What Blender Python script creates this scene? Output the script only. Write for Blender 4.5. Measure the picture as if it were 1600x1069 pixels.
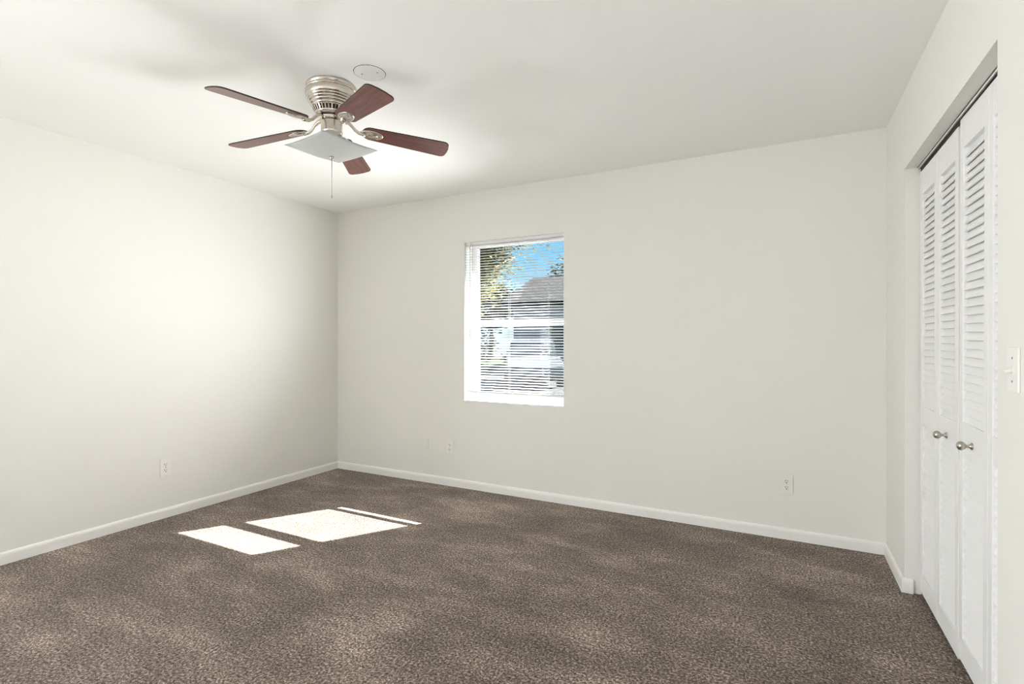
import bpy, bmesh, math, random
from math import sin, cos, pi, radians
from mathutils import Vector, Matrix

sc = bpy.context.scene
for o in list(bpy.data.objects):
    bpy.data.objects.remove(o, do_unlink=True)
COL = sc.collection

# ------------------------------------------------------------------ camera
W, H = 4.297, 2.44
cam_d = bpy.data.cameras.new('camera')
cam_d.sensor_width = 36.0
cam_d.lens = 805.3 / 1600 * 36.0
cam_d.shift_y = -(534.5 - 531.08) / 1600
cam_d.clip_start = 0.05
cam_d.clip_end = 500
cam = bpy.data.objects.new('camera', cam_d)
cam.location = (3.771, -3.596, 1.2266)
cam.rotation_euler = (radians(90), 0, radians(27.68))
COL.objects.link(cam)
sc.camera = cam

# ------------------------------------------------------------------ world, sun, fill lamps, exposure
SUN_TRAVEL = Vector((-0.636, -1.0, -0.88)).normalized()
SUN_E = 96.0
SIDE_W = 215.0
FRONT_W = 18.5
SKY_STRENGTH = 1.3
sc.view_settings.view_transform = 'Standard'
sc.view_settings.look = 'None'
sc.view_settings.gamma = 1.0
sc.view_settings.use_curve_mapping = False
sc.view_settings.exposure = 0.13
sc.cycles.use_denoising = True
sc.cycles.max_bounces = 12
sc.cycles.diffuse_bounces = 8
sc.cycles.sample_clamp_indirect = 40.0
sc.cycles.pixel_filter_type = 'BLACKMAN_HARRIS'
sc.cycles.filter_width = 1.0

world = bpy.data.worlds.new('world')
sc.world = world
world.use_nodes = True
nt = world.node_tree
nt.nodes.clear()
wo = nt.nodes.new('ShaderNodeOutputWorld')
bg = nt.nodes.new('ShaderNodeBackground')
tc = nt.nodes.new('ShaderNodeTexCoord')
sx = nt.nodes.new('ShaderNodeSeparateXYZ')
rp = nt.nodes.new('ShaderNodeValToRGB')
rp.color_ramp.elements[0].position = 0.0
rp.color_ramp.elements[0].color = (0.62, 0.80, 0.92, 1)
rp.color_ramp.elements[1].position = 0.45
rp.color_ramp.elements[1].color = (0.10, 0.33, 0.72, 1)
e = rp.color_ramp.elements.new(0.17)
e.color = (0.20, 0.53, 0.84, 1)
nt.links.new(tc.outputs['Generated'], sx.inputs[0])
nt.links.new(sx.outputs['Z'], rp.inputs[0])
nt.links.new(rp.outputs[0], bg.inputs['Color'])
bg.inputs['Strength'].default_value = SKY_STRENGTH
nt.links.new(bg.outputs[0], wo.inputs[0])

sun_d = bpy.data.lights.new('sun', 'SUN')
sun_d.energy = SUN_E
sun_d.angle = radians(0.53)
sun_d.color = (1.0, 0.98, 0.95)
sun = bpy.data.objects.new('sun', sun_d)
sun.rotation_euler = SUN_TRAVEL.to_track_quat('-Z', 'Y').to_euler()
sun.location = (8, 10, 9)
COL.objects.link(sun)

# added fill lamp outside the invented left-wall window, out of view
side_fill_d = bpy.data.lights.new('side_fill_lamp', 'AREA')
side_fill_d.shape = 'RECTANGLE'
side_fill_d.size = 1.45
side_fill_d.size_y = 1.00
side_fill_d.energy = SIDE_W
side_fill_d.color = (0.975, 0.988, 1.0)
side_fill = bpy.data.objects.new('side_fill_lamp', side_fill_d)
side_fill.location = (-0.40, -5.25, 1.0)
side_fill.rotation_euler = Vector((1.0, 0.0, 0.0)).to_track_quat('-Z', 'Y').to_euler()
COL.objects.link(side_fill)

# added lamp inside the front window, standing in for light off slats and sill
fr_d = bpy.data.lights.new('front_window_fill', 'AREA')
fr_d.shape = 'RECTANGLE'
fr_d.size = 0.80
fr_d.size_y = 0.90
fr_d.spread = radians(104)  # narrow enough that the camera doesn't see the lamp
fr_d.energy = FRONT_W
fr_d.color = (1.0, 0.995, 0.985)
fr = bpy.data.objects.new('front_window_fill', fr_d)
fr.location = (1.88, -0.06, 1.25)
_el, _az = radians(17), radians(-36)
fr.rotation_euler = Vector((sin(_az) * cos(_el), -cos(_az) * cos(_el), sin(_el))).to_track_quat('-Z', 'Y').to_euler()
COL.objects.link(fr)

# ------------------------------------------------------------------ materials
def new_mat(name):
    m = bpy.data.materials.new(name)
    m.use_nodes = True
    return m, m.node_tree, m.node_tree.nodes['Principled BSDF']

def plain(name, col, rough=0.5, metal=0.0, coat=0.0, spec=0.5):
    m, t, b = new_mat(name)
    b.inputs['Base Color'].default_value = (*col, 1)
    b.inputs['Roughness'].default_value = rough
    b.inputs['Metallic'].default_value = metal
    b.inputs['Coat Weight'].default_value = coat
    b.inputs['Specular IOR Level'].default_value = spec
    return m

def obj_coords(t):
    return t.nodes.new('ShaderNodeTexCoord').outputs['Object']

def noise(t, vec, scale, detail=2, rough=0.5, dist=0.0):
    n = t.nodes.new('ShaderNodeTexNoise')
    n.inputs['Scale'].default_value = scale
    n.inputs['Detail'].default_value = detail
    n.inputs['Roughness'].default_value = rough
    n.inputs['Distortion'].default_value = dist
    t.links.new(vec, n.inputs['Vector'])
    return n.outputs['Fac']

def ramp(t, fac, stops):
    r = t.nodes.new('ShaderNodeValToRGB')
    el = r.color_ramp.elements
    el[0].position, el[0].color = stops[0][0], (*stops[0][1], 1)
    el[1].position, el[1].color = stops[-1][0], (*stops[-1][1], 1)
    for p, c in stops[1:-1]:
        e = el.new(p)
        e.color = (*c, 1)
    t.links.new(fac, r.inputs[0])
    return r.outputs['Color']

def bump(t, b, height, strength, distance):
    n = t.nodes.new('ShaderNodeBump')
    n.inputs['Strength'].default_value = strength
    n.inputs['Distance'].default_value = distance
    t.links.new(height, n.inputs['Height'])
    t.links.new(n.outputs[0], b.inputs['Normal'])

def paint(name, col, rough=0.6, tex=0.25):
    m, t, b = new_mat(name)
    b.inputs['Base Color'].default_value = (*col, 1)
    b.inputs['Roughness'].default_value = rough
    b.inputs['Specular IOR Level'].default_value = 0.3
    v = obj_coords(t)
    bump(t, b, noise(t, v, 130, 3), tex, 0.0015)
    return m

M = {}
M['wall'] = paint('wall_paint', (0.755, 0.750, 0.716))
M['ceiling'] = paint('ceiling_paint', (0.895, 0.91, 0.90), 0.7, 0.15)
M['trim'] = plain('white_trim', (0.82, 0.81, 0.79), 0.35)
M['door'] = plain('door_white', (0.80, 0.80, 0.80), 0.4)
M['blind'] = plain('blind_white', (0.72, 0.72, 0.73), 0.35)
M['vinyl'] = plain('window_vinyl', (0.84, 0.84, 0.83), 0.3)
M['sill'] = plain('sill_marble', (0.80, 0.80, 0.79), 0.18, spec=0.6)
M['plate'] = plain('plate_plastic', (0.775, 0.765, 0.72), 0.3)
M['plate_white'] = plain('plate_plastic_white', (0.785, 0.78, 0.76), 0.3)
M['slot'] = plain('slot_dark', (0.03, 0.028, 0.025), 0.6)
M['dark'] = plain('dark_gap', (0.02, 0.017, 0.015), 0.7)
M['screw'] = plain('screw_metal', (0.35, 0.34, 0.32), 0.4, 0.8)
M['nickel'] = plain('brushed_nickel', (0.66, 0.61, 0.54), 0.24, 1.0)
M['knob'] = plain('satin_nickel', (0.50, 0.47, 0.42), 0.28, 1.0)
M['chrome'] = plain('chrome', (0.75, 0.74, 0.72), 0.12, 1.0)
M['track'] = plain('track_steel', (0.05, 0.047, 0.045), 0.6, 0.2)
M['bulb'] = plain('bulb_white', (0.88, 0.88, 0.86), 0.3)

# carpet: cut pile tufts, colour flecks and trodden patches
m, t, b = new_mat('carpet_brown')
v = obj_coords(t)
fine = noise(t, v, 100, 3, 0.82)
mid = noise(t, v, 30, 3, 0.6)
mpc = t.nodes.new('ShaderNodeMapping')             # the pile lies in streaks where it was trodden and vacuumed
mpc.inputs['Rotation'].default_value = (0, 0, radians(-110))
mpc.inputs['Scale'].default_value = (1.0, 2.6, 1.0)
t.links.new(v, mpc.inputs['Vector'])
streak = noise(t, mpc.outputs[0], 2.0, 6, 0.66, 0.4)
big = noise(t, v, 1.6, 5, 0.6, 0.3)
def mult(a_, b__):
    x_ = t.nodes.new('ShaderNodeMix'); x_.data_type = 'RGBA'; x_.blend_type = 'MULTIPLY'
    x_.inputs[0].default_value = 1.0
    t.links.new(a_, x_.inputs[6]); t.links.new(b__, x_.inputs[7])
    return x_.outputs[2]
c1 = ramp(t, fine, [(0.36, (0.020, 0.013, 0.009)), (0.47, (0.135, 0.101, 0.076)), (0.54, (0.235, 0.182, 0.145)), (0.65, (0.54, 0.465, 0.40))])
c2 = ramp(t, streak, [(0.34, (0.76, 0.75, 0.74)), (0.49, (0.93, 0.925, 0.92)), (0.56, (1.10, 1.10, 1.10)), (0.68, (1.42, 1.42, 1.45))])
c3 = ramp(t, big, [(0.35, (0.76, 0.75, 0.74)), (0.65, (1.18, 1.18, 1.19))])
c4 = ramp(t, mid, [(0.30, (0.80, 0.80, 0.80)), (0.70, (1.2, 1.2, 1.2))])
t.links.new(mult(mult(mult(c1, c2), c3), c4), b.inputs['Base Color'])
b.inputs['Roughness'].default_value = 0.95
b.inputs['Specular IOR Level'].default_value = 0.05
b.inputs['Sheen Weight'].default_value = 0.15
bump(t, b, fine, 0.55, 0.006)
M['carpet'] = m

# mahogany fan blades
m, t, b = new_mat('mahogany')
v = obj_coords(t)
mp = t.nodes.new('ShaderNodeMapping')
mp.inputs['Scale'].default_value = (3.0, 60.0, 60.0)
t.links.new(v, mp.inputs['Vector'])
g = noise(t, mp.outputs[0], 2.0, 5, 0.6, 0.4)
t.links.new(ramp(t, g, [(0.32, (0.060, 0.014, 0.011)), (0.5, (0.135, 0.034, 0.026)), (0.72, (0.21, 0.062, 0.046))]),
            b.inputs['Base Color'])
b.inputs['Roughness'].default_value = 0.42
b.inputs['Coat Weight'].default_value = 0.5
b.inputs['Coat Roughness'].default_value = 0.25
M['wood'] = m
M['wood_edge'] = plain('blade_edge', (0.035, 0.014, 0.010), 0.5)

# frosted glass shade
m, t, b = new_mat('frosted_shade')
b.inputs['Base Color'].default_value = (0.80, 0.82, 0.83, 1)
b.inputs['Roughness'].default_value = 0.35
tr = t.nodes.new('ShaderNodeBsdfTranslucent')
tr.inputs[0].default_value = (0.85, 0.87, 0.88, 1)
ms = t.nodes.new('ShaderNodeMixShader')
ms.inputs[0].default_value = 0.35
t.links.new(b.outputs[0], ms.inputs[1]); t.links.new(tr.outputs[0], ms.inputs[2])
t.links.new(ms.outputs[0], t.nodes['Material Output'].inputs['Surface'])
M['shade'] = m

# clear window glass (thin pane)
m, t, b = new_mat('clear_pane')
t.nodes.remove(b)
trn = t.nodes.new('ShaderNodeBsdfTransparent'); trn.inputs[0].default_value = (0.93, 0.95, 0.94, 1)
gl = t.nodes.new('ShaderNodeBsdfGlossy'); gl.inputs['Roughness'].default_value = 0.02
ms = t.nodes.new('ShaderNodeMixShader'); ms.inputs[0].default_value = 0.005
t.links.new(trn.outputs[0], ms.inputs[1]); t.links.new(gl.outputs[0], ms.inputs[2])
t.links.new(ms.outputs[0], t.nodes['Material Output'].inputs['Surface'])
M['glass'] = m

# outdoors
def speckle(name, c0, c1, scale, rough=0.9):
    m, t, b = new_mat(name)
    v = obj_coords(t)
    t.links.new(ramp(t, noise(t, v, scale, 4, 0.6), [(0.35, c0), (0.65, c1)]), b.inputs['Base Color'])
    b.inputs['Roughness'].default_value = rough
    b.inputs['Specular IOR Level'].default_value = 0.1
    return m
M['asphalt'] = speckle('asphalt', (0.020, 0.020, 0.022), (0.034, 0.034, 0.037), 4)
M['lawn'] = speckle('lawn', (0.016, 0.024, 0.010), (0.03, 0.04, 0.016), 3)
M['roof'] = speckle('roof_shingle', (0.010, 0.010, 0.011), (0.018, 0.017, 0.019), 6)
M['stucco'] = speckle('stucco', (0.34, 0.33, 0.35), (0.40, 0.39, 0.41), 8)
M['bark'] = speckle('bark', (0.10, 0.09, 0.07), (0.20, 0.18, 0.15), 14)
def leafmat(name, c0, c1):
    m, t, b = new_mat(name)
    oi = t.nodes.new('ShaderNodeTexCoord')
    c = ramp(t, noise(t, oi.outputs['Object'], 5, 2), [(0.35, c0), (0.65, c1)])
    t.links.new(c, b.inputs['Base Color'])
    b.inputs['Roughness'].default_value = 0.7
    b.inputs['Specular IOR Level'].default_value = 0.15
    tr = t.nodes.new('ShaderNodeBsdfTranslucent')
    t.links.new(c, tr.inputs[0])
    ms = t.nodes.new('ShaderNodeMixShader'); ms.inputs[0].default_value = 0.35
    t.links.new(b.outputs[0], ms.inputs[1]); t.links.new(tr.outputs[0], ms.inputs[2])
    t.links.new(ms.outputs[0], t.nodes['Material Output'].inputs['Surface'])
    return m
M['leaf'] = leafmat('leaf_olive', (0.050, 0.052, 0.022), (0.17, 0.16, 0.075))
M['leaf_dark'] = leafmat('leaf_dark', (0.012, 0.018, 0.010), (0.035, 0.042, 0.020))
M['carpaint'] = plain('car_silver', (0.08, 0.08, 0.09), 0.25, coat=0.5)
M['carglass'] = plain('car_glass', (0.02, 0.022, 0.025), 0.05)
M['tyre'] = plain('tyre', (0.015, 0.015, 0.015), 0.8)

# ------------------------------------------------------------------ mesh helpers
class MB:
    """collects shapes, then links them as one mesh object"""
    def __init__(self):
        self.bm = bmesh.new()
        self.mats = []

    def mi(self, mat):
        if mat not in self.mats:
            self.mats.append(mat)
        return self.mats.index(mat)

    def merge(self, tmp, mat, mtx=None, smooth=False):
        i = self.mi(mat)
        vm = {}
        for v in tmp.verts:
            vm[v] = self.bm.verts.new(mtx @ v.co if mtx else v.co)
        for f in tmp.faces:
            try:
                nf = self.bm.faces.new([vm[v] for v in f.verts])
            except ValueError:
                continue
            nf.material_index = i
            nf.smooth = smooth
        tmp.free()
        return self

    def box(self, lo, hi, mat, bevel=0.0, mtx=None, seg=2):
        tmp = bmesh.new()
        bmesh.ops.create_cube(tmp, size=1.0)
        c = [(a + b) / 2 for a, b in zip(lo, hi)]
        s = [abs(b - a) for a, b in zip(lo, hi)]
        for v in tmp.verts:
            v.co = Vector((c[0] + v.co.x * s[0], c[1] + v.co.y * s[1], c[2] + v.co.z * s[2]))
        if bevel:
            bmesh.ops.bevel(tmp, geom=list(tmp.edges), offset=bevel, segments=seg, profile=0.5, affect='EDGES')
        return self.merge(tmp, mat, mtx, False)

    def lathe(self, prof, mat, n=48, mtx=None, smooth=True, caps=True):
        """prof: (r, z) list, revolved about z"""
        tmp = bmesh.new()
        rings = []
        for r, z in prof:
            rings.append([tmp.verts.new((r * cos(2 * pi * k / n), r * sin(2 * pi * k / n), z)) for k in range(n)])
        for a, b2 in zip(rings, rings[1:]):
            for k in range(n):
                tmp.faces.new([a[k], a[(k + 1) % n], b2[(k + 1) % n], b2[k]])
        if caps:
            if prof[0][0] > 1e-5: tmp.faces.new(rings[0][::-1])
            if prof[-1][0] > 1e-5: tmp.faces.new(rings[-1])
        bmesh.ops.recalc_face_normals(tmp, faces=tmp.faces)
        return self.merge(tmp, mat, mtx, smooth)

    def cyl(self, p, q, r, mat, r2=None, n=16, smooth=True):
        p, q = Vector(p), Vector(q)
        d = q - p
        mtx = Matrix.Translation(p) @ d.to_track_quat('Z', 'Y').to_matrix().to_4x4()
        return self.lathe([(r, 0), (r2 if r2 is not None else r, d.length)], mat, n, mtx, smooth)

    def tube(self, pts, r, mat, n=10, ry=None):
        """round tube along points; r may be a list"""
        pts = [Vector(p) for p in pts]
        tmp = bmesh.new()
        rings = []
        for i, p in enumerate(pts):
            d = (pts[min(i + 1, len(pts) - 1)] - pts[max(i - 1, 0)]).normalized()
            q = d.to_track_quat('Z', 'Y').to_matrix()
            rr = r[i] if isinstance(r, (list, tuple)) else r
            rings.append([tmp.verts.new(p + q @ Vector((rr * cos(2 * pi * k / n), rr * sin(2 * pi * k / n), 0))) for k in range(n)])
        for a, b2 in zip(rings, rings[1:]):
            for k in range(n):
                tmp.faces.new([a[k], a[(k + 1) % n], b2[(k + 1) % n], b2[k]])
        tmp.faces.new(rings[0][::-1]); tmp.faces.new(rings[-1])
        bmesh.ops.recalc_face_normals(tmp, faces=tmp.faces)
        return self.merge(tmp, mat, None, True)

    def prism(self, poly, h0, h1, mat, mtx=None, bevel=0.0, side=None):
        """poly in xy, extruded h0..h1 in z"""
        tmp = bmesh.new()
        a = [tmp.verts.new((x, y, h0)) for x, y in poly]
        b2 = [tmp.verts.new((x, y, h1)) for x, y in poly]
        n = len(poly)
        f0 = tmp.faces.new(a[::-1]); f1 = tmp.faces.new(b2)
        for k in range(n):
            tmp.faces.new([a[k], a[(k + 1) % n], b2[(k + 1) % n], b2[k]])
        bmesh.ops.recalc_face_normals(tmp, faces=tmp.faces)
        if bevel:
            ed = list(f0.edges) + list(f1.edges)
            bmesh.ops.bevel(tmp, geom=ed, offset=bevel, segments=2, profile=0.5, affect='EDGES')
        if side is None:
            return self.merge(tmp, mat, mtx, False)
        start = len(self.bm.faces)
        self.merge(tmp, mat, mtx, False)
        self.bm.faces.ensure_lookup_table()
        si = self.mi(side)
        for f in self.bm.faces[start:]:
            f.normal_update()
            if len(f.verts) < 8:
                f.material_index = si
        return self

    def sweep(self, prof, path, mat, closed=False):
        """prof: (out, z) profile; path: list of (x, y, nx, ny) corner points with outward offset direction"""
        tmp = bmesh.new()
        rings = [[tmp.verts.new((x + nx * o, y + ny * o, z)) for o, z in prof] for x, y, nx, ny in path]
        n = len(prof)
        for a, b2 in zip(rings, rings[1:]):
            for k in range(n):
                tmp.faces.new([a[k], a[(k + 1) % n], b2[(k + 1) % n], b2[k]])
        tmp.faces.new(rings[0]); tmp.faces.new(rings[-1][::-1])
        bmesh.ops.recalc_face_normals(tmp, faces=tmp.faces)
        return self.merge(tmp, mat, None, False)

    def build(self, name, parent=None, loc=None, rot=None):
        me = bpy.data.meshes.new(name)
        self.bm.normal_update()
        self.bm.to_mesh(me)
        self.bm.free()
        for mt in self.mats:
            me.materials.append(mt)
        o = bpy.data.objects.new(name, me)
        COL.objects.link(o)
        if parent: o.parent = parent
        if loc: o.location = loc
        if rot: o.rotation_euler = rot
        return o

def tag(o, label, cat, group=None, kind=None):
    o['label'] = label
    o['category'] = cat
    if group: o['group'] = group
    if kind: o['kind'] = kind
    return o

def empty(name, loc=(0, 0, 0), rot=(0, 0, 0)):
    o = bpy.data.objects.new(name, None)
    o.empty_display_size = 0.1
    o.location = loc
    o.rotation_euler = rot
    COL.objects.link(o)
    return o

def S(o, label, cat):
    return tag(o, label, cat, kind='structure')

# ------------------------------------------------------------------ room shell
YR = -6.40                       # rear wall, behind the camera
WX0, WX1, WZ0, WZ1 = 1.436, 2.324, 0.728, 2.036     # window opening in the back wall
WT = 0.20                        # thickness of the outer walls
mw = M['wall']

b_ = MB()
b_.box((-WT, YR - WT, -0.10), (W + 1.0, WT, 0.0), M['carpet'])
S(b_.build('floor'), 'brown cut-pile carpet with trodden lighter patches over the whole floor', 'floor')
b_ = MB()
b_.box((-WT, YR - WT, H), (W + 1.0, WT, H + 0.12), M['ceiling'])
S(b_.build('ceiling'), 'flat white painted ceiling', 'ceiling')

b_ = MB()
b_.box((-WT, 0, 0), (WX0, WT, H), mw)
b_.box((WX1, 0, 0), (W + 0.9, WT, H), mw)
b_.box((WX0, 0, 0), (WX1, WT, WZ0 - 0.016), mw)
b_.box((WX0, 0, WZ1), (WX1, WT, H), mw)
S(b_.build('wall_back'), 'cream painted wall with the single blind-covered window', 'wall')

b_ = MB()
SY0, SY1, SZ0, SZ1 = -6.10, -4.40, 0.35, 2.10        # opening added out of view to let in the side fill
b_.box((-WT, SY1, 0), (0, 0, H), mw)
b_.box((-WT, YR - WT, 0), (0, SY0, H), mw)
b_.box((-WT, SY0, 0), (0, SY1, SZ0), mw)
b_.box((-WT, SY0, SZ1), (0, SY1, H), mw)
S(b_.build('wall_left'), 'plain off-white painted wall with one low outlet', 'wall')

CY0, CY1, CZ = -0.486, -1.713, 2.057      # closet opening in the right wall
CT = 0.11
b_ = MB()
b_.box((W, CY0, 0), (W + CT, 0, H), mw)
b_.box((W, CY1, CZ), (W + CT, CY0, H), mw)
b_.box((W, YR, 0), (W + CT, CY1, H), mw)
S(b_.build('wall_right'), 'off-white painted wall with the closet opening and light switch', 'wall')

b_ = MB()                        # the inside of the closet behind the louvred doors
b_.box((W + 0.75, CY1 - 0.3, 0), (W + 0.85, 0, H), mw)
b_.box((W + CT, CY1 - 0.4, 0), (W + 0.85, CY1 - 0.3, H), mw)
S(b_.build('wall_closet'), 'inside wall of the closet behind the louvred doors', 'wall')

b_ = MB()
b_.box((-WT, YR - WT, 0), (W + CT, YR, H), mw)
S(b_.build('wall_rear'), 'off-white wall behind the camera', 'wall')
b_ = MB()  # frame of the added, unseen window in front of the fill lamp
for y in (SY0, (SY0 + SY1) / 2 - 0.03, SY1 - 0.06):
    b_.box((-0.14, y, SZ0), (-0.08, y + 0.06, SZ1), M['vinyl'], 0.004)
for z in (SZ0, SZ1 - 0.06):
    b_.box((-0.139, SY0 + 0.059, z), (-0.081, SY1 - 0.059, z + 0.06), M['vinyl'], 0.004)
S(b_.build('added_window_2'), 'added wide white framed window, out of view, for the fill light', 'window')

# baseboards
BB = [(0, 0), (0.013, 0), (0.013, 0.048), (0.0115, 0.057), (0.008, 0.0635), (0.003, 0.067), (0, 0.067)]
b_ = MB(); b_.sweep(BB, [(0, YR, 1, 0), (0, 0, 1, -1)], M['trim'])
S(b_.build('baseboard_left'), 'white baseboard along the plain wall of the single low outlet', 'baseboard')
b_ = MB(); b_.sweep(BB, [(0, 0, 1, -1), (W, 0, -1, -1)], M['trim'])
S(b_.build('baseboard_back'), 'white baseboard under the window wall', 'baseboard')
b_ = MB()
b_.sweep(BB, [(W, 0, -1, -1), (W, CY0, -1, -1), (W + 0.034, CY0, 0, -1)], M['trim'])
b_.sweep(BB, [(W, CY1, -1, 0), (W, YR, -1, 0)], M['trim'])
S(b_.build('baseboard_right'), 'short white baseboard returning into the closet opening', 'baseboard')

# ------------------------------------------------------------------ window_1
win = S(empty('window_1', ((WX0 + WX1) / 2, 0.14, WZ0)), 'white single-hung window behind the mini blind', 'window')
wl = Matrix.Translation(-Vector(((WX0 + WX1) / 2, 0.14, WZ0)))
ml = M['vinyl']
FY0, FY1 = 0.117, 0.175
b_ = MB()                        # white lined reveal of the opening
b_.box((WX0 - 0.001, 0.002, WZ0), (WX0 + 0.004, FY0, WZ1), M['trim'], mtx=wl)
b_.box((WX1 - 0.004, 0.002, WZ0), (WX1 + 0.001, FY0, WZ1), M['trim'], mtx=wl)
b_.box((WX0, 0.002, WZ1 - 0.004), (WX1, FY0, WZ1 + 0.001), M['trim'], mtx=wl)
b_.build('reveal', win)
b_ = MB()
b_.box((WX0, FY0, WZ0), (WX0 + 0.052, FY1, WZ1), ml, 0.003, wl)
b_.box((WX1 - 0.050, FY0, WZ0), (WX1, FY1, WZ1), ml, 0.003, wl)
b_.box((WX0 + 0.051, FY0 + 0.002, WZ0), (WX1 - 0.049, FY1, WZ0 + 0.055), ml, 0.003, wl)
b_.box((WX0 + 0.051, FY0 + 0.002, WZ1 - 0.035), (WX1 - 0.049, FY1, WZ1), ml, 0.003, wl)
b_.build('window_frame', win)
b_ = MB()
b_.box((WX0 + 0.05, FY0 + 0.006, 1.345), (WX1 - 0.05, FY1 - 0.012, 1.392), ml, 0.003, wl)
b_.build('meeting_rail', win)
for z0, z1, yy in ((WZ0 + 0.055, 1.345, 0.135), (1.392, WZ1 - 0.035, 0.155)):
    b_ = MB(); b_.box((WX0 + 0.05, yy, z0), (WX1 - 0.05, yy + 0.003, z1), M['glass'], mtx=wl)
    b_.build('pane', win)
b_ = MB()
b_.box((WX0 - 0.004, -0.003, WZ0 - 0.016), (WX1 + 0.004, FY0 + 0.01, WZ0), M['sill'], 0.002, wl)
b_.build('window_sill', win)

# ------------------------------------------------------------------ mini blind
BY = 0.030
bl = tag(empty('window_blind', ((WX0 + WX1) / 2, BY, WZ1)), 'white horizontal mini blind lowered over the window, slats half open', 'blind')
X0, X1 = WX0 + 0.005 - (WX0 + WX1) / 2, WX1 - 0.005 - (WX0 + WX1) / 2
b_ = MB(); b_.box((X0, -0.014, -0.030), (X1, 0.014, -0.003), M['blind'], 0.002); b_.build('headrail', bl)
SP, TILT = 0.0212, radians(20)
zt, zb = 1.998 - WZ1, 0.822 - WZ1
b_ = MB()
n = int((zt - zb) / SP)
SP = (zt - zb) / n
i_ = b_.mi(M['blind'])
for k in range(n + 1):
    z = zt - k * SP
    ro = []
    for j in range(5):           # slightly crowned slat, room edge low, outer edge high
        u = (j / 4 - 0.5) * 0.025
        cr = 0.0020 * (1 - (2 * u / 0.025) ** 2)
        y = u * cos(TILT) - cr * sin(TILT)
        zz = z + u * sin(TILT) + cr * cos(TILT)
        ro.append((y, zz))
    ny, nz = -sin(TILT) * 0.0004, cos(TILT) * 0.0004
    prof = [(y + ny, zz + nz) for y, zz in ro] + [(y - ny, zz - nz) for y, zz in ro[::-1]]
    A = [b_.bm.verts.new((X0 + 0.001, y, zz)) for y, zz in prof]
    B = [b_.bm.verts.new((X1 - 0.001, y, zz)) for y, zz in prof]
    L = len(prof)
    for j in range(L):
        b_.bm.faces.new([A[j], A[(j + 1) % L], B[(j + 1) % L], B[j]])
    b_.bm.faces.new(A[::-1]); b_.bm.faces.new(B)
bmesh.ops.recalc_face_normals(b_.bm, faces=b_.bm.faces)
b_.build('slats', bl)
zr = 0.798 - WZ1
b_ = MB(); b_.box((X0, -0.0125, zr - 0.008), (X1, 0.0125, zr + 0.008), M['blind'], 0.002); b_.build('bottom_rail', bl)
for xx in (1.555, 1.845, 2.185):
    b_ = MB()
    for yy in (-0.0125, 0.0125):
        b_.cyl((xx - (WX0 + WX1) / 2, yy, zr), (xx - (WX0 + WX1) / 2, yy, -0.02), 0.0011, M['blind'], n=6)
    b_.build('ladder_cord', bl)
b_ = MB()
b_.cyl((1.492 - 1.88, -0.026, -0.03), (1.492 - 1.88, -0.026, -0.80), 0.0035, plain('wand_clear', (0.62, 0.63, 0.66), 0.2), n=6)
b_.cyl((1.492 - 1.88, -0.014, -0.018), (1.492 - 1.88, -0.027, -0.032), 0.003, M['blind'], n=6)
b_.build('tilt_wand', bl)

# ------------------------------------------------------------------ closet doors (two bifold pairs)
DX = W + 0.060                   # room-side face of the doors
DT = 0.030
PW = 0.3025
def door_panel(parent, y_hi, knob):
    """one louvred panel; local y runs from 0 down to -PW"""
    md = M['door']
    z0, z1 = 0.022, 2.030
    fr = MB()
    y0 = y_hi - 0.0012
    y1 = y_hi - PW + 0.0012
    st = 0.040
    fr.box((0, y0 - st, z0), (DT, y0, z1), md, 0.002)
    fr.box((0, y1, z0), (DT, y1 + st, z1), md, 0.002)
    rails = ((z0, 0.112), (0.822, 0.912), (1.915, z1))
    for a, c in rails:
        fr.box((0.0005, y1 + st - 0.001, a), (DT - 0.0005, y0 - st + 0.001, c), md, 0.0015)
    p = fr.build('panel', parent)
    for a, c in ((0.112, 0.822), (0.912, 1.915)):
        lv = MB()
        nl = round((c - a) / 0.0303)
        sp = (c - a) / nl
        for k in range(nl):
            zc = a + (k + 0.5) * sp
            # slat leans back from a low room-side edge to a high inner edge
            ang = math.atan2(0.0415, 0.0162)
            mt = Matrix.Translation((DT / 2 - 0.001, 0, zc)) @ Matrix.Rotation(-ang, 4, 'Y')
            lv.box((-0.0215, y1 + st - 0.004, -0.0032), (0.0215, y0 - st + 0.004, 0.0032), md, 0.0012, mt, 1)
        lv.build('louvers', p)
    if knob:
        kb = MB()
        mt = Matrix.Translation((0, (y0 + y1) / 2, 0.842)) @ Matrix.Rotation(radians(-90), 4, 'Y')
        kb.lathe([(0.0125, 0), (0.0125, 0.002), (0.010, 0.004), (0.0055, 0.009), (0.0048, 0.013), (0.0068, 0.018),
                  (0.0125, 0.022), (0.0155, 0.028), (0.0158, 0.033), (0.0135, 0.039), (0.008, 0.043), (0, 0.0445)], M['knob'], 28, mt)
        ko = kb.build('knob', p)
        ko['label'] = 'satin nickel knob'
    return p

d1 = S(empty('door_1', (DX, CY0 - 0.006, 0)), 'white louvred bifold closet door pair nearest the window wall, small nickel knob', 'door')
door_panel(d1, 0, False)
door_panel(d1, -PW, True)
b_ = MB()                        # floor pivot at the jamb
b_.box((0.002, -0.045, 0.0), (0.026, 0.004, 0.003), M['screw'])
b_.box((0.006, -0.002, 0.003), (0.022, 0.003, 0.030), M['screw'])
b_.cyl((0.014, -0.022, 0.002), (0.014, -0.022, 0.026), 0.005, M['track'], n=12)
b_.build('floor_pivot', d1)
d2 = S(empty('door_2', (DX, CY0 - 0.006 - 2 * PW - 0.005, 0)), 'white louvred bifold closet door pair partly cut off by the wall with the light switch', 'door')
door_panel(d2, 0, True)
door_panel(d2, -PW, False)
d2.location.z = 0.014
d2.rotation_euler.x = radians(0.55)

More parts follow.
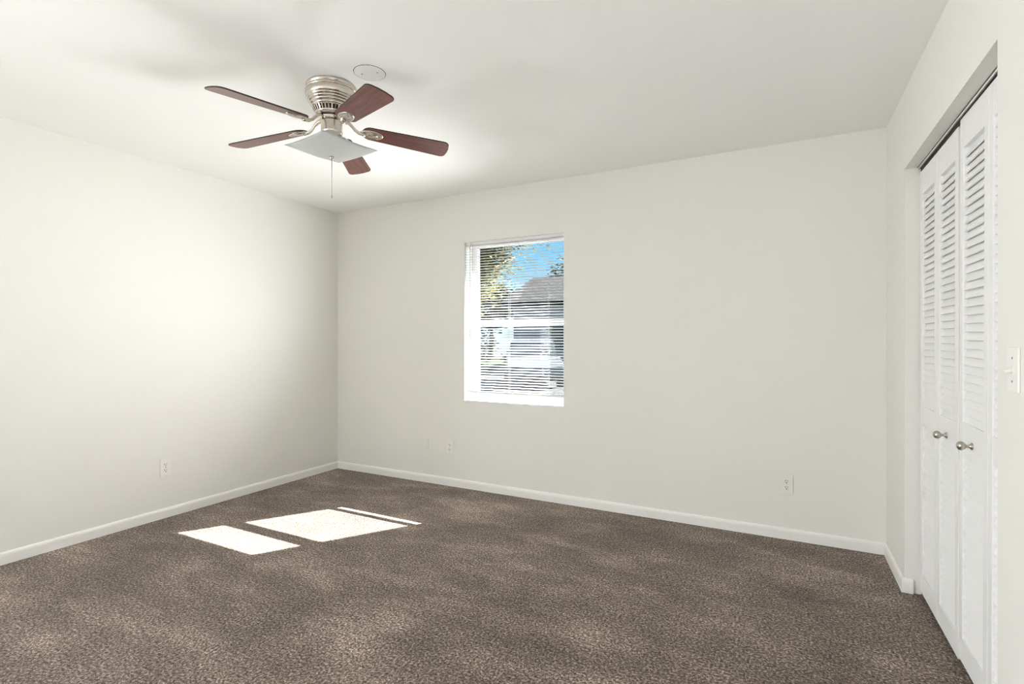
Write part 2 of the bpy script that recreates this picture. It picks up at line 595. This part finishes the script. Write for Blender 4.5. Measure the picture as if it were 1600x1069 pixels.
b_ = MB()
b_.box((W + 0.052, CY1, CZ - 0.004), (W + 0.100, CY0, CZ), M['trim'])
b_.box((W + 0.052, CY1, CZ - 0.010), (W + 0.055, CY0, CZ), M['trim'])
b_.box((W + 0.064, CY1, CZ - 0.020), (W + 0.067, CY0, CZ - 0.003), M['track'])
b_.box((W + 0.083, CY1, CZ - 0.020), (W + 0.086, CY0, CZ - 0.003), M['track'])
S(b_.build('trim_1'), 'dark overhead track above the closet doors', 'trim')

# ------------------------------------------------------------------ outlets, plates, switch (built facing -y, at origin)
def rounded_rect(w, h, r, n=5):
    pts = []
    for cx, cy, a0 in ((w / 2 - r, h / 2 - r, 0), (-w / 2 + r, h / 2 - r, 90), (-w / 2 + r, -h / 2 + r, 180), (w / 2 - r, -h / 2 + r, 270)):
        for k in range(n + 1):
            a = radians(a0 + 90 * k / n)
            pts.append((cx + r * cos(a), cy + r * sin(a)))
    return pts
FACE = Matrix.Rotation(radians(90), 4, 'X')      # xy shapes stand up, +z turns to -y

def plate_mesh(mat, name, parent, screws=((0, 0),)):
    p = MB()
    p.prism(rounded_rect(0.071, 0.116, 0.004), 0, 0.0055, mat, FACE, 0.0018)
    for sx_, sz in screws:
        p.cyl((sx_, -0.005, sz), (sx_, -0.0064, sz), 0.0032, M['screw'] if mat is not M['plate'] else mat, n=12)
    return p.build(name, parent)

def outlet(loc, rz, label, mat):
    t_ = tag(empty('wall_outlet', loc, (0, 0, rz)), label, 'outlet', 'duplex wall outlets')
    plate_mesh(mat, 'cover_plate', t_)
    for dz in (0.0195, -0.0195):
        r = MB()
        pts = []
        for k in range(24):          # round face clipped flat above and below
            a = 2 * pi * k / 24
            pts.append((0.0172 * cos(a), max(-0.0140, min(0.0140, 0.0172 * sin(a)))))
        r.prism(pts, 0.0045, 0.0078, mat, FACE @ Matrix.Translation((0, dz, 0)))
        r.box((-0.0078, -0.0082, dz + 0.000), (-0.0050, -0.0070, dz + 0.0095), M['slot'])
        r.box((0.0052, -0.0082, dz + 0.001), (0.0076, -0.0070, dz + 0.0085), M['slot'])
        r.cyl((0, -0.0070, dz - 0.0065), (0, -0.0082, dz - 0.0065), 0.0030, M['slot'], n=10)
        r.build('receptacle', t_)
    return t_

outlet((1.298, 0, 0.324), 0, 'cream duplex outlet beside the blank plate, below the window', M['plate'])
outlet((3.794, 0, 0.336), 0, 'cream duplex outlet low on the window wall near the closet', M['plate'])
outlet((0, -1.558, 0.345), radians(90), 'white duplex outlet low on the plain wall without a window', M['plate_white'])

bp_ = tag(empty('blank_wall_plate', (1.040, 0, 0.325)), 'blank painted wall plate beside the outlet below the window', 'wall plate')
plate_mesh(M['wall'], 'plate', bp_, ())
ls = tag(empty('light_switch', (W, -1.835, 1.150), (0, 0, radians(-90))), 'white toggle light switch on the wall beside the closet doors', 'light switch')
plate_mesh(M['plate_white'], 'plate', ls, ((0, 0.030), (0, -0.030)))
b_ = MB()
b_.box((-0.0055, -0.0062, -0.012), (0.0055, -0.005, 0.012), M['plate_white'], 0.0005)
mt = Matrix.Translation((0, -0.006, 0)) @ Matrix.Rotation(radians(18), 4, 'X')
b_.box((-0.0042, -0.017, -0.0045), (0.0042, 0.002, 0.0045), M['plate'], 0.001, mt)
b_.build('toggle', ls)

# ------------------------------------------------------------------ blank ceiling cover beside the fan
cc = tag(empty('junction_box_cover', (2.110, -1.822, H)), 'round white blank cover screwed to the ceiling beside the fan', 'ceiling cover')
b_ = MB()
b_.lathe([(0.069, 0), (0.069, -0.0010), (0.068, -0.0015), (0, -0.0016)], M['ceiling'], 48)
b_.lathe([(0.0712, 0), (0.0705, -0.0008), (0.0690, -0.0008), (0.0690, 0)], M['slot'], 48, caps=False)
b_.build('disc', cc)
for sx_ in (-0.035, 0.035):
    b_ = MB()
    b_.cyl((sx_, 0.012 * (1 if sx_ > 0 else -1), -0.0012), (sx_, 0.012 * (1 if sx_ > 0 else -1), -0.0030), 0.0035, M['screw'], n=12)
    b_.build('screw', cc)

# ------------------------------------------------------------------ ceiling fan
FX, FY = 1.854, -1.805
fan = tag(empty('ceiling_fan', (FX, FY, H)), 'brushed nickel hugger ceiling fan with five mahogany blades and square glass shade', 'ceiling fan')
b_ = MB()
b_.lathe([(0.116, 0), (0.118, -0.004), (0.118, -0.012), (0.113, -0.015), (0.113, -0.018), (0.119, -0.021), (0.121, -0.028), (0.118, -0.031)],
         M['nickel'], 72)
b_.build('canopy', fan)
b_ = MB()
prof = [(0.116, -0.030), (0.1205, -0.034), (0.1215, -0.044), (0.1195, -0.056), (0.1155, -0.066)]
for z0, z1, r0, r1 in ((-0.066, -0.077, 0.1155, 0.1095), (-0.077, -0.088, 0.1095, 0.1020), (-0.088, -0.100, 0.1020, 0.0935), (-0.100, -0.112, 0.0935, 0.0855)):
    prof += [(r0 - 0.003, z0 - 0.001), (r0 - 0.0008, z0 - 0.003), ((r0 + r1) / 2 + 0.0012, (z0 + z1) / 2), (r1, z1)]
b_.lathe(prof, M['nickel'], 72)
b_.build('motor_housing', fan)
b_ = MB()
b_.lathe([(0.082, -0.111), (0.071, -0.131)], M['dark'], 72)
for k in range(34):
    a = 2 * pi * k / 34
    mt = Matrix.Rotation(a, 4, 'Z') @ Matrix.Translation((0.0795, 0, -0.1205)) @ Matrix.Rotation(radians(28), 4, 'Y')
    b_.box((-0.0035, -0.0033, -0.0120), (0.0035, 0.0033, 0.0120), M['nickel'], mtx=mt)
b_.build('vent_ring', fan)
b_ = MB()
b_.lathe([(0.075, -0.130), (0.077, -0.133), (0.073, -0.139), (0.066, -0.143), (0.058, -0.144)], M['nickel'], 72)
b_.lathe([(0.050, -0.143), (0.050, -0.150)], M['dark'], 48)
b_.build('lower_housing', fan)
b_ = MB()
b_.lathe([(0.050, -0.146), (0.054, -0.148), (0.055, -0.152), (0.054, -0.163), (0.050, -0.165)], M['nickel'], 60)
b_.lathe([(0.046, -0.164), (0.046, -0.168)], M['dark'], 40)
b_.build('blade_hub', fan)
b_ = MB()
b_.lathe([(0.044, -0.166), (0.0485, -0.168), (0.049, -0.170), (0.049, -0.212), (0.0505, -0.214), (0.0505, -0.219), (0.046, -0.227),
          (0.036, -0.236), (0.030, -0.240), (0.026, -0.241)], M['nickel'], 60)
b_.build('switch_housing', fan)
b_ = MB()
b_.lathe([(0.027, -0.240), (0.028, -0.252), (0.020, -0.258), (0.006, -0.260), (0.006, -0.330)], M['nickel'], 32)
b_.build('fitter', fan)

ZB = -0.185                       # blade plane under the ceiling
A0 = 336.3
def blade_outline():
    r0, r1, w0, w1 = 0.140, 0.565, 0.050, 0.064
    pts = []
    for k in range(9):            # tip corners rounded
        a = radians(-90 + 90 * k / 8)
        pts.append((r1 - 0.028 + 0.028 * cos(a), -w1 + 0.028 + 0.028 * sin(a)))
    pts.append((r1 + 0.004, -0.015)); pts.append((r1 + 0.004, 0.015))
    for k in range(9):
        a = radians(90 * k / 8)
        pts.append((r1 - 0.028 + 0.028 * cos(a), w1 - 0.028 + 0.028 * sin(a)))
    for k in range(13):           # round root
        a = radians(90 + 180 * k / 12)
        pts.append((r0 + 0.042 + 0.042 * cos(a), w0 * sin(a)))
    return pts
for k in range(5):
    ang = radians(A0 + 72 * k)
    arm = MB()
    rotz = Matrix.Rotation(ang, 4, 'Z')
    path = [(0.050, 0, -0.156), (0.068, 0, -0.158), (0.080, 0, -0.163), (0.094, 0, -0.176), (0.108, 0, -0.192), (0.126, 0, -0.203), (0.155, 0, -0.207)]
    arm.tube([rotz @ Vector(p) for p in path], [0.011, 0.010, 0.009, 0.0075, 0.0075, 0.0085, 0.010], M['nickel'], 10)
    arm.build('blade_arm', fan)
    bd = MB()
    bd.prism(blade_outline(), -0.003, 0.003, M['wood'], None, 0.0012, M['wood_edge'])
    blade = bd.build('blade', fan, (0, 0, ZB), (Matrix.Rotation(ang, 3, 'Z') @ Matrix.Rotation(radians(4.5), 3, 'Y') @ Matrix.Rotation(radians(-12), 3, 'X')).to_euler())
    mdl = MB()
    sc_ = Matrix.Translation((0.186, 0, 0)) @ Matrix.Diagonal((0.056, 0.034, 1, 1))
    mdl.lathe([(1.0, -0.003), (1.0, -0.0055), (0.93, -0.0085), (0.80, -0.0085), (0.72, -0.0062), (0.52, -0.0062), (0.45, -0.009),
               (0.25, -0.0105), (0, -0.0110)], M['nickel'], 36, sc_)
    mdl.build('medallion', blade)

SA = radians(37.7)               # square shade, corners along SA + 90 k
HS = 0.152                       # half side
sh = bmesh.new()
N = 20
grid = {}
for i in range(N + 1):
    for j in range(N + 1):
        u, w = 2 * i / N - 1, 2 * j / N - 1
        grid[i, j] = sh.verts.new((u * HS, w * HS, 0.034 * (1 - (1 - u * u) * (1 - w * w)) + 0.010 * (u * u + w * w) / 2))
for i in range(N):
    for j in range(N):
        sh.faces.new([grid[i, j], grid[i + 1, j], grid[i + 1, j + 1], grid[i, j + 1]])
bmesh.ops.solidify(sh, geom=list(sh.faces), thickness=-0.004)
bmesh.ops.recalc_face_normals(sh, faces=sh.faces)
b_ = MB()
b_.merge(sh, M['shade'], None, True)
b_.build('glass_shade', fan, (0, 0, -0.334), (0, 0, SA + radians(45)))
for ang in (radians(52), radians(232)):
    rz_ = Matrix.Rotation(ang, 4, 'Z')
    so = MB()
    p0, p1, p2 = rz_ @ Vector((0.026, 0, -0.234)), rz_ @ Vector((0.052, 0, -0.248)), rz_ @ Vector((0.070, 0, -0.258))
    so.cyl(p0, p1, 0.013, M['nickel'], 0.0165, 20)
    so.cyl(p1, p2, 0.0165, M['chrome'], 0.0175, 20)
    s_o = so.build('lamp_socket', fan)
    bb = MB()
    mt = Matrix.Translation(p2) @ (p2 - p1).to_track_quat('Z', 'Y').to_matrix().to_4x4()
    bb.lathe([(0.011, -0.002), (0.013, 0.004), (0.019, 0.016), (0.021, 0.026), (0.018, 0.037), (0.010, 0.044), (0, 0.0465)], M['bulb'], 24, mt)
    bb.build('bulb', s_o)
b_ = MB()
b_.lathe([(0.0035, -0.330), (0.011, -0.3345), (0.0115, -0.339), (0.006, -0.346), (0.0035, -0.352), (0, -0.353)], M['knob'], 20)
b_.build('finial', fan)
b_ = MB()
b_.cyl((0, 0, -0.35), (0, 0, -0.522), 0.0013, M['knob'], n=8)
for k in range(56):
    b_.lathe([(0, -0.0017), (0.0017, 0), (0, 0.0017)], M['knob'], 6, Matrix.Translation((0, 0, -0.353 - k * 0.003)))
b_.lathe([(0.0015, -0.518), (0.0035, -0.523), (0.0035, -0.531), (0, -0.534)], M['knob'], 12)
b_.build('pull_chain', fan)

# ------------------------------------------------------------------ outdoors
b_ = MB()
b_.box((-60, 0.2, -0.45), (60, 90, -0.25), M['asphalt'])
S(b_.build('ground'), 'grey paved ground outside the window', 'ground')
b_ = MB()
b_.box((-30, 18.2, -0.25), (20, 30, -0.20), M['lawn'])
S(b_.build('lawn'), 'dark lawn around the neighbouring house', 'lawn')
b_ = MB()
b_.box((-3, WT, 2.27), (9, 0.90, 2.42), M['stucco'])
S(b_.build('roof_eave'), 'roof overhang above the outside of the window', 'roof')

hs = tag(empty('neighbour_house', (-2.6, 22.0, -0.2)), 'single-storey pale house with dark roof seen through the blind', 'house')
b_ = MB(); b_.box((-5.6, -2.6, 0), (5.6, 3.4, 3.15), M['stucco']); b_.build('house_wall', hs)
b_ = MB()
b_.prism([(-3.2, 3.10), (-3.2, 3.30), (0.5, 4.90), (4.2, 3.30), (4.2, 3.10)], -6.0, 6.0, M['roof'],
         Matrix(((0, 0, 1, 0), (1, 0, 0, 0), (0, 1, 0, 0), (0, 0, 0, 1))))
b_.build('roof', hs)
b_ = MB(); b_.box((-3.6, -2.66, 0.9), (-1.8, -2.55, 2.2), M['carglass']); b_.build('house_window', hs)
b_ = MB(); b_.box((0.4, -2.66, 0.0), (3.4, -2.55, 2.2), M['stucco']); b_.build('garage_door', hs)

def foliage(name, parent, centre, rad, count, size, mat, seed):
    rng = random.Random(seed)
    bm = bmesh.new()
    cl = []
    for _ in range(60):
        d = Vector((rng.gauss(0, 1), rng.gauss(0, 1), rng.gauss(0, 1))).normalized() * rng.uniform(0.35, 0.85)
        cl.append(Vector((d.x * rad[0], d.y * rad[1], d.z * rad[2])))
    for _ in range(count):
        c = rng.choice(cl)
        s = rng.uniform(0.14, 0.42)
        d = Vector((rng.gauss(0, 1), rng.gauss(0, 1), rng.gauss(0, 1))).normalized() * s * rng.random() ** 0.4
        p = Vector(centre) + c + Vector((d.x * rad[0], d.y * rad[1], d.z * rad[2]))
        q = Matrix.Rotation(rng.uniform(0, 2 * pi), 3, 'Z') @ Matrix.Rotation(rng.uniform(-1.2, 1.2), 3, 'X')
        L, Wd = size * rng.uniform(0.7, 1.3), size * rng.uniform(0.3, 0.5)
        vs = [bm.verts.new(p + q @ Vector(w)) for w in ((-L / 2, 0, 0), (0, -Wd / 2, 0.1 * size), (L / 2, 0, 0), (0, Wd / 2, 0.1 * size))]
        bm.faces.new(vs)
    me = bpy.data.meshes.new(name)
    bm.to_mesh(me); bm.free()
    me.materials.append(mat)
    o = bpy.data.objects.new(name, me)
    COL.objects.link(o)
    o.parent = parent
    return o

def tree(name, loc, crown_z, rad, count, size, mat, seed, label, group=None):
    t_ = tag(empty(name, loc), label, 'tree', group)
    tr_ = MB()
    tr_.tube([(0, 0, 0), (0.05, 0.03, crown_z * 0.35), (-0.05, 0.05, crown_z * 0.75), (0.08, 0, crown_z + rad[2] * 0.4)],
             [rad[0] * 0.10, rad[0] * 0.075, rad[0] * 0.06, rad[0] * 0.02], M['bark'], 10)
    rng = random.Random(seed + 5)
    for k in range(7):
        a = 2 * pi * k / 7 + rng.uniform(-0.3, 0.3)
        z0 = crown_z * rng.uniform(0.45, 0.8)
        e_ = Vector((cos(a) * rad[0] * 0.75, sin(a) * rad[1] * 0.75, crown_z + rng.uniform(-0.5, 0.5) * rad[2]))
        st_ = Vector((0, 0.03, z0))
        tr_.tube([st_, st_.lerp(e_, 0.5) + Vector((0, 0, 0.12 * rad[2])), e_], [rad[0] * 0.035, rad[0] * 0.022, rad[0] * 0.008], M['bark'], 7)
    tr_.build('trunk', t_)
    foliage('foliage', t_, (0, 0, crown_z), rad, count, size, mat, seed)
    return t_

tree('leafy_tree', (-2.49, 5.54, -0.25), 4.0, (2.15, 2.1, 2.5), 110000, 0.095, M['leaf'], 3, 'olive-green tree outside, filling the upper corner of the window')
tree('distant_tree', (-12.0, 38.5, -0.25), 6.0, (3.2, 3.2, 3.0), 3000, 0.45, M['leaf_dark'], 11, 'dark tree rising beyond the far end of the roof', 'trees behind the house')
tree('distant_tree', (-18.5, 35.0, -0.25), 4.6, (3.4, 3.0, 2.6), 2500, 0.45, M['leaf_dark'], 12, 'dark tree behind the roof, half hidden by the olive-green tree', 'trees behind the house')

def bush(loc, rad, seed, label):
    t_ = tag(empty('bush', loc), label, 'bush', 'bushes along the house front')
    foliage('leaves', t_, (0, 0, rad[2] * 0.7), rad, 3500, 0.16, M['leaf_dark'], seed)
    st_ = MB()
    for k in range(5):
        a = 2 * pi * k / 5
        st_.tube([(0.05 * cos(a), 0.05 * sin(a), 0), (rad[0] * 0.4 * cos(a), rad[1] * 0.4 * sin(a), rad[2] * 0.9)], [0.03, 0.012], M['bark'], 6)
    st_.build('stems', t_)
bush((-7.2, 18.0, -0.2), (0.9, 0.7, 0.8), 21, 'dark bush at the corner of the pale house')
bush((-10.2, 17.9, -0.2), (2.2, 0.9, 1.7), 23, 'dark bush below the olive-green tree')

# parked car, nose towards the window
car = tag(empty('parked_car', (-3.75, 12.2, -0.25), (0, 0, radians(-62))), 'silver-grey car parked on the paved ground outside the window', 'car')
side = [(-2.2, 0.30), (2.05, 0.28), (2.2, 0.45), (2.15, 0.68), (1.75, 0.82), (0.95, 0.93), (-1.75, 0.98), (-2.15, 0.85), (-2.25, 0.5)]
ROT = Matrix(((1, 0, 0, 0), (0, 0, -1, 0), (0, 1, 0, 0), (0, 0, 0, 1)))
b_ = MB(); b_.prism(side, -0.88, 0.88, M['carpaint'], ROT, 0.06); b_.build('body', car)
cab = [(1.0, 0.90), (0.30, 1.38), (-0.9, 1.42), (-1.75, 0.95)]
b_ = MB(); b_.prism(cab, -0.74, 0.74, M['carglass'], ROT, 0.05); b_.build('windows', car)
b_ = MB(); b_.prism([(0.32, 1.38), (0.25, 1.42), (-0.85, 1.46), (-0.95, 1.41)], -0.70, 0.70, M['carpaint'], ROT, 0.01); b_.build('roof', car)
for wx in (-1.35, 1.38):
    for wy in (-0.82, 0.82):
        b_ = MB(); b_.cyl((wx, wy - 0.10, 0.32), (wx, wy + 0.10, 0.32), 0.32, M['tyre'], n=28)
        b_.cyl((wx, wy - 0.11, 0.32), (wx, wy + 0.11, 0.32), 0.19, M['chrome'], n=20)
        b_.build('wheel', car)
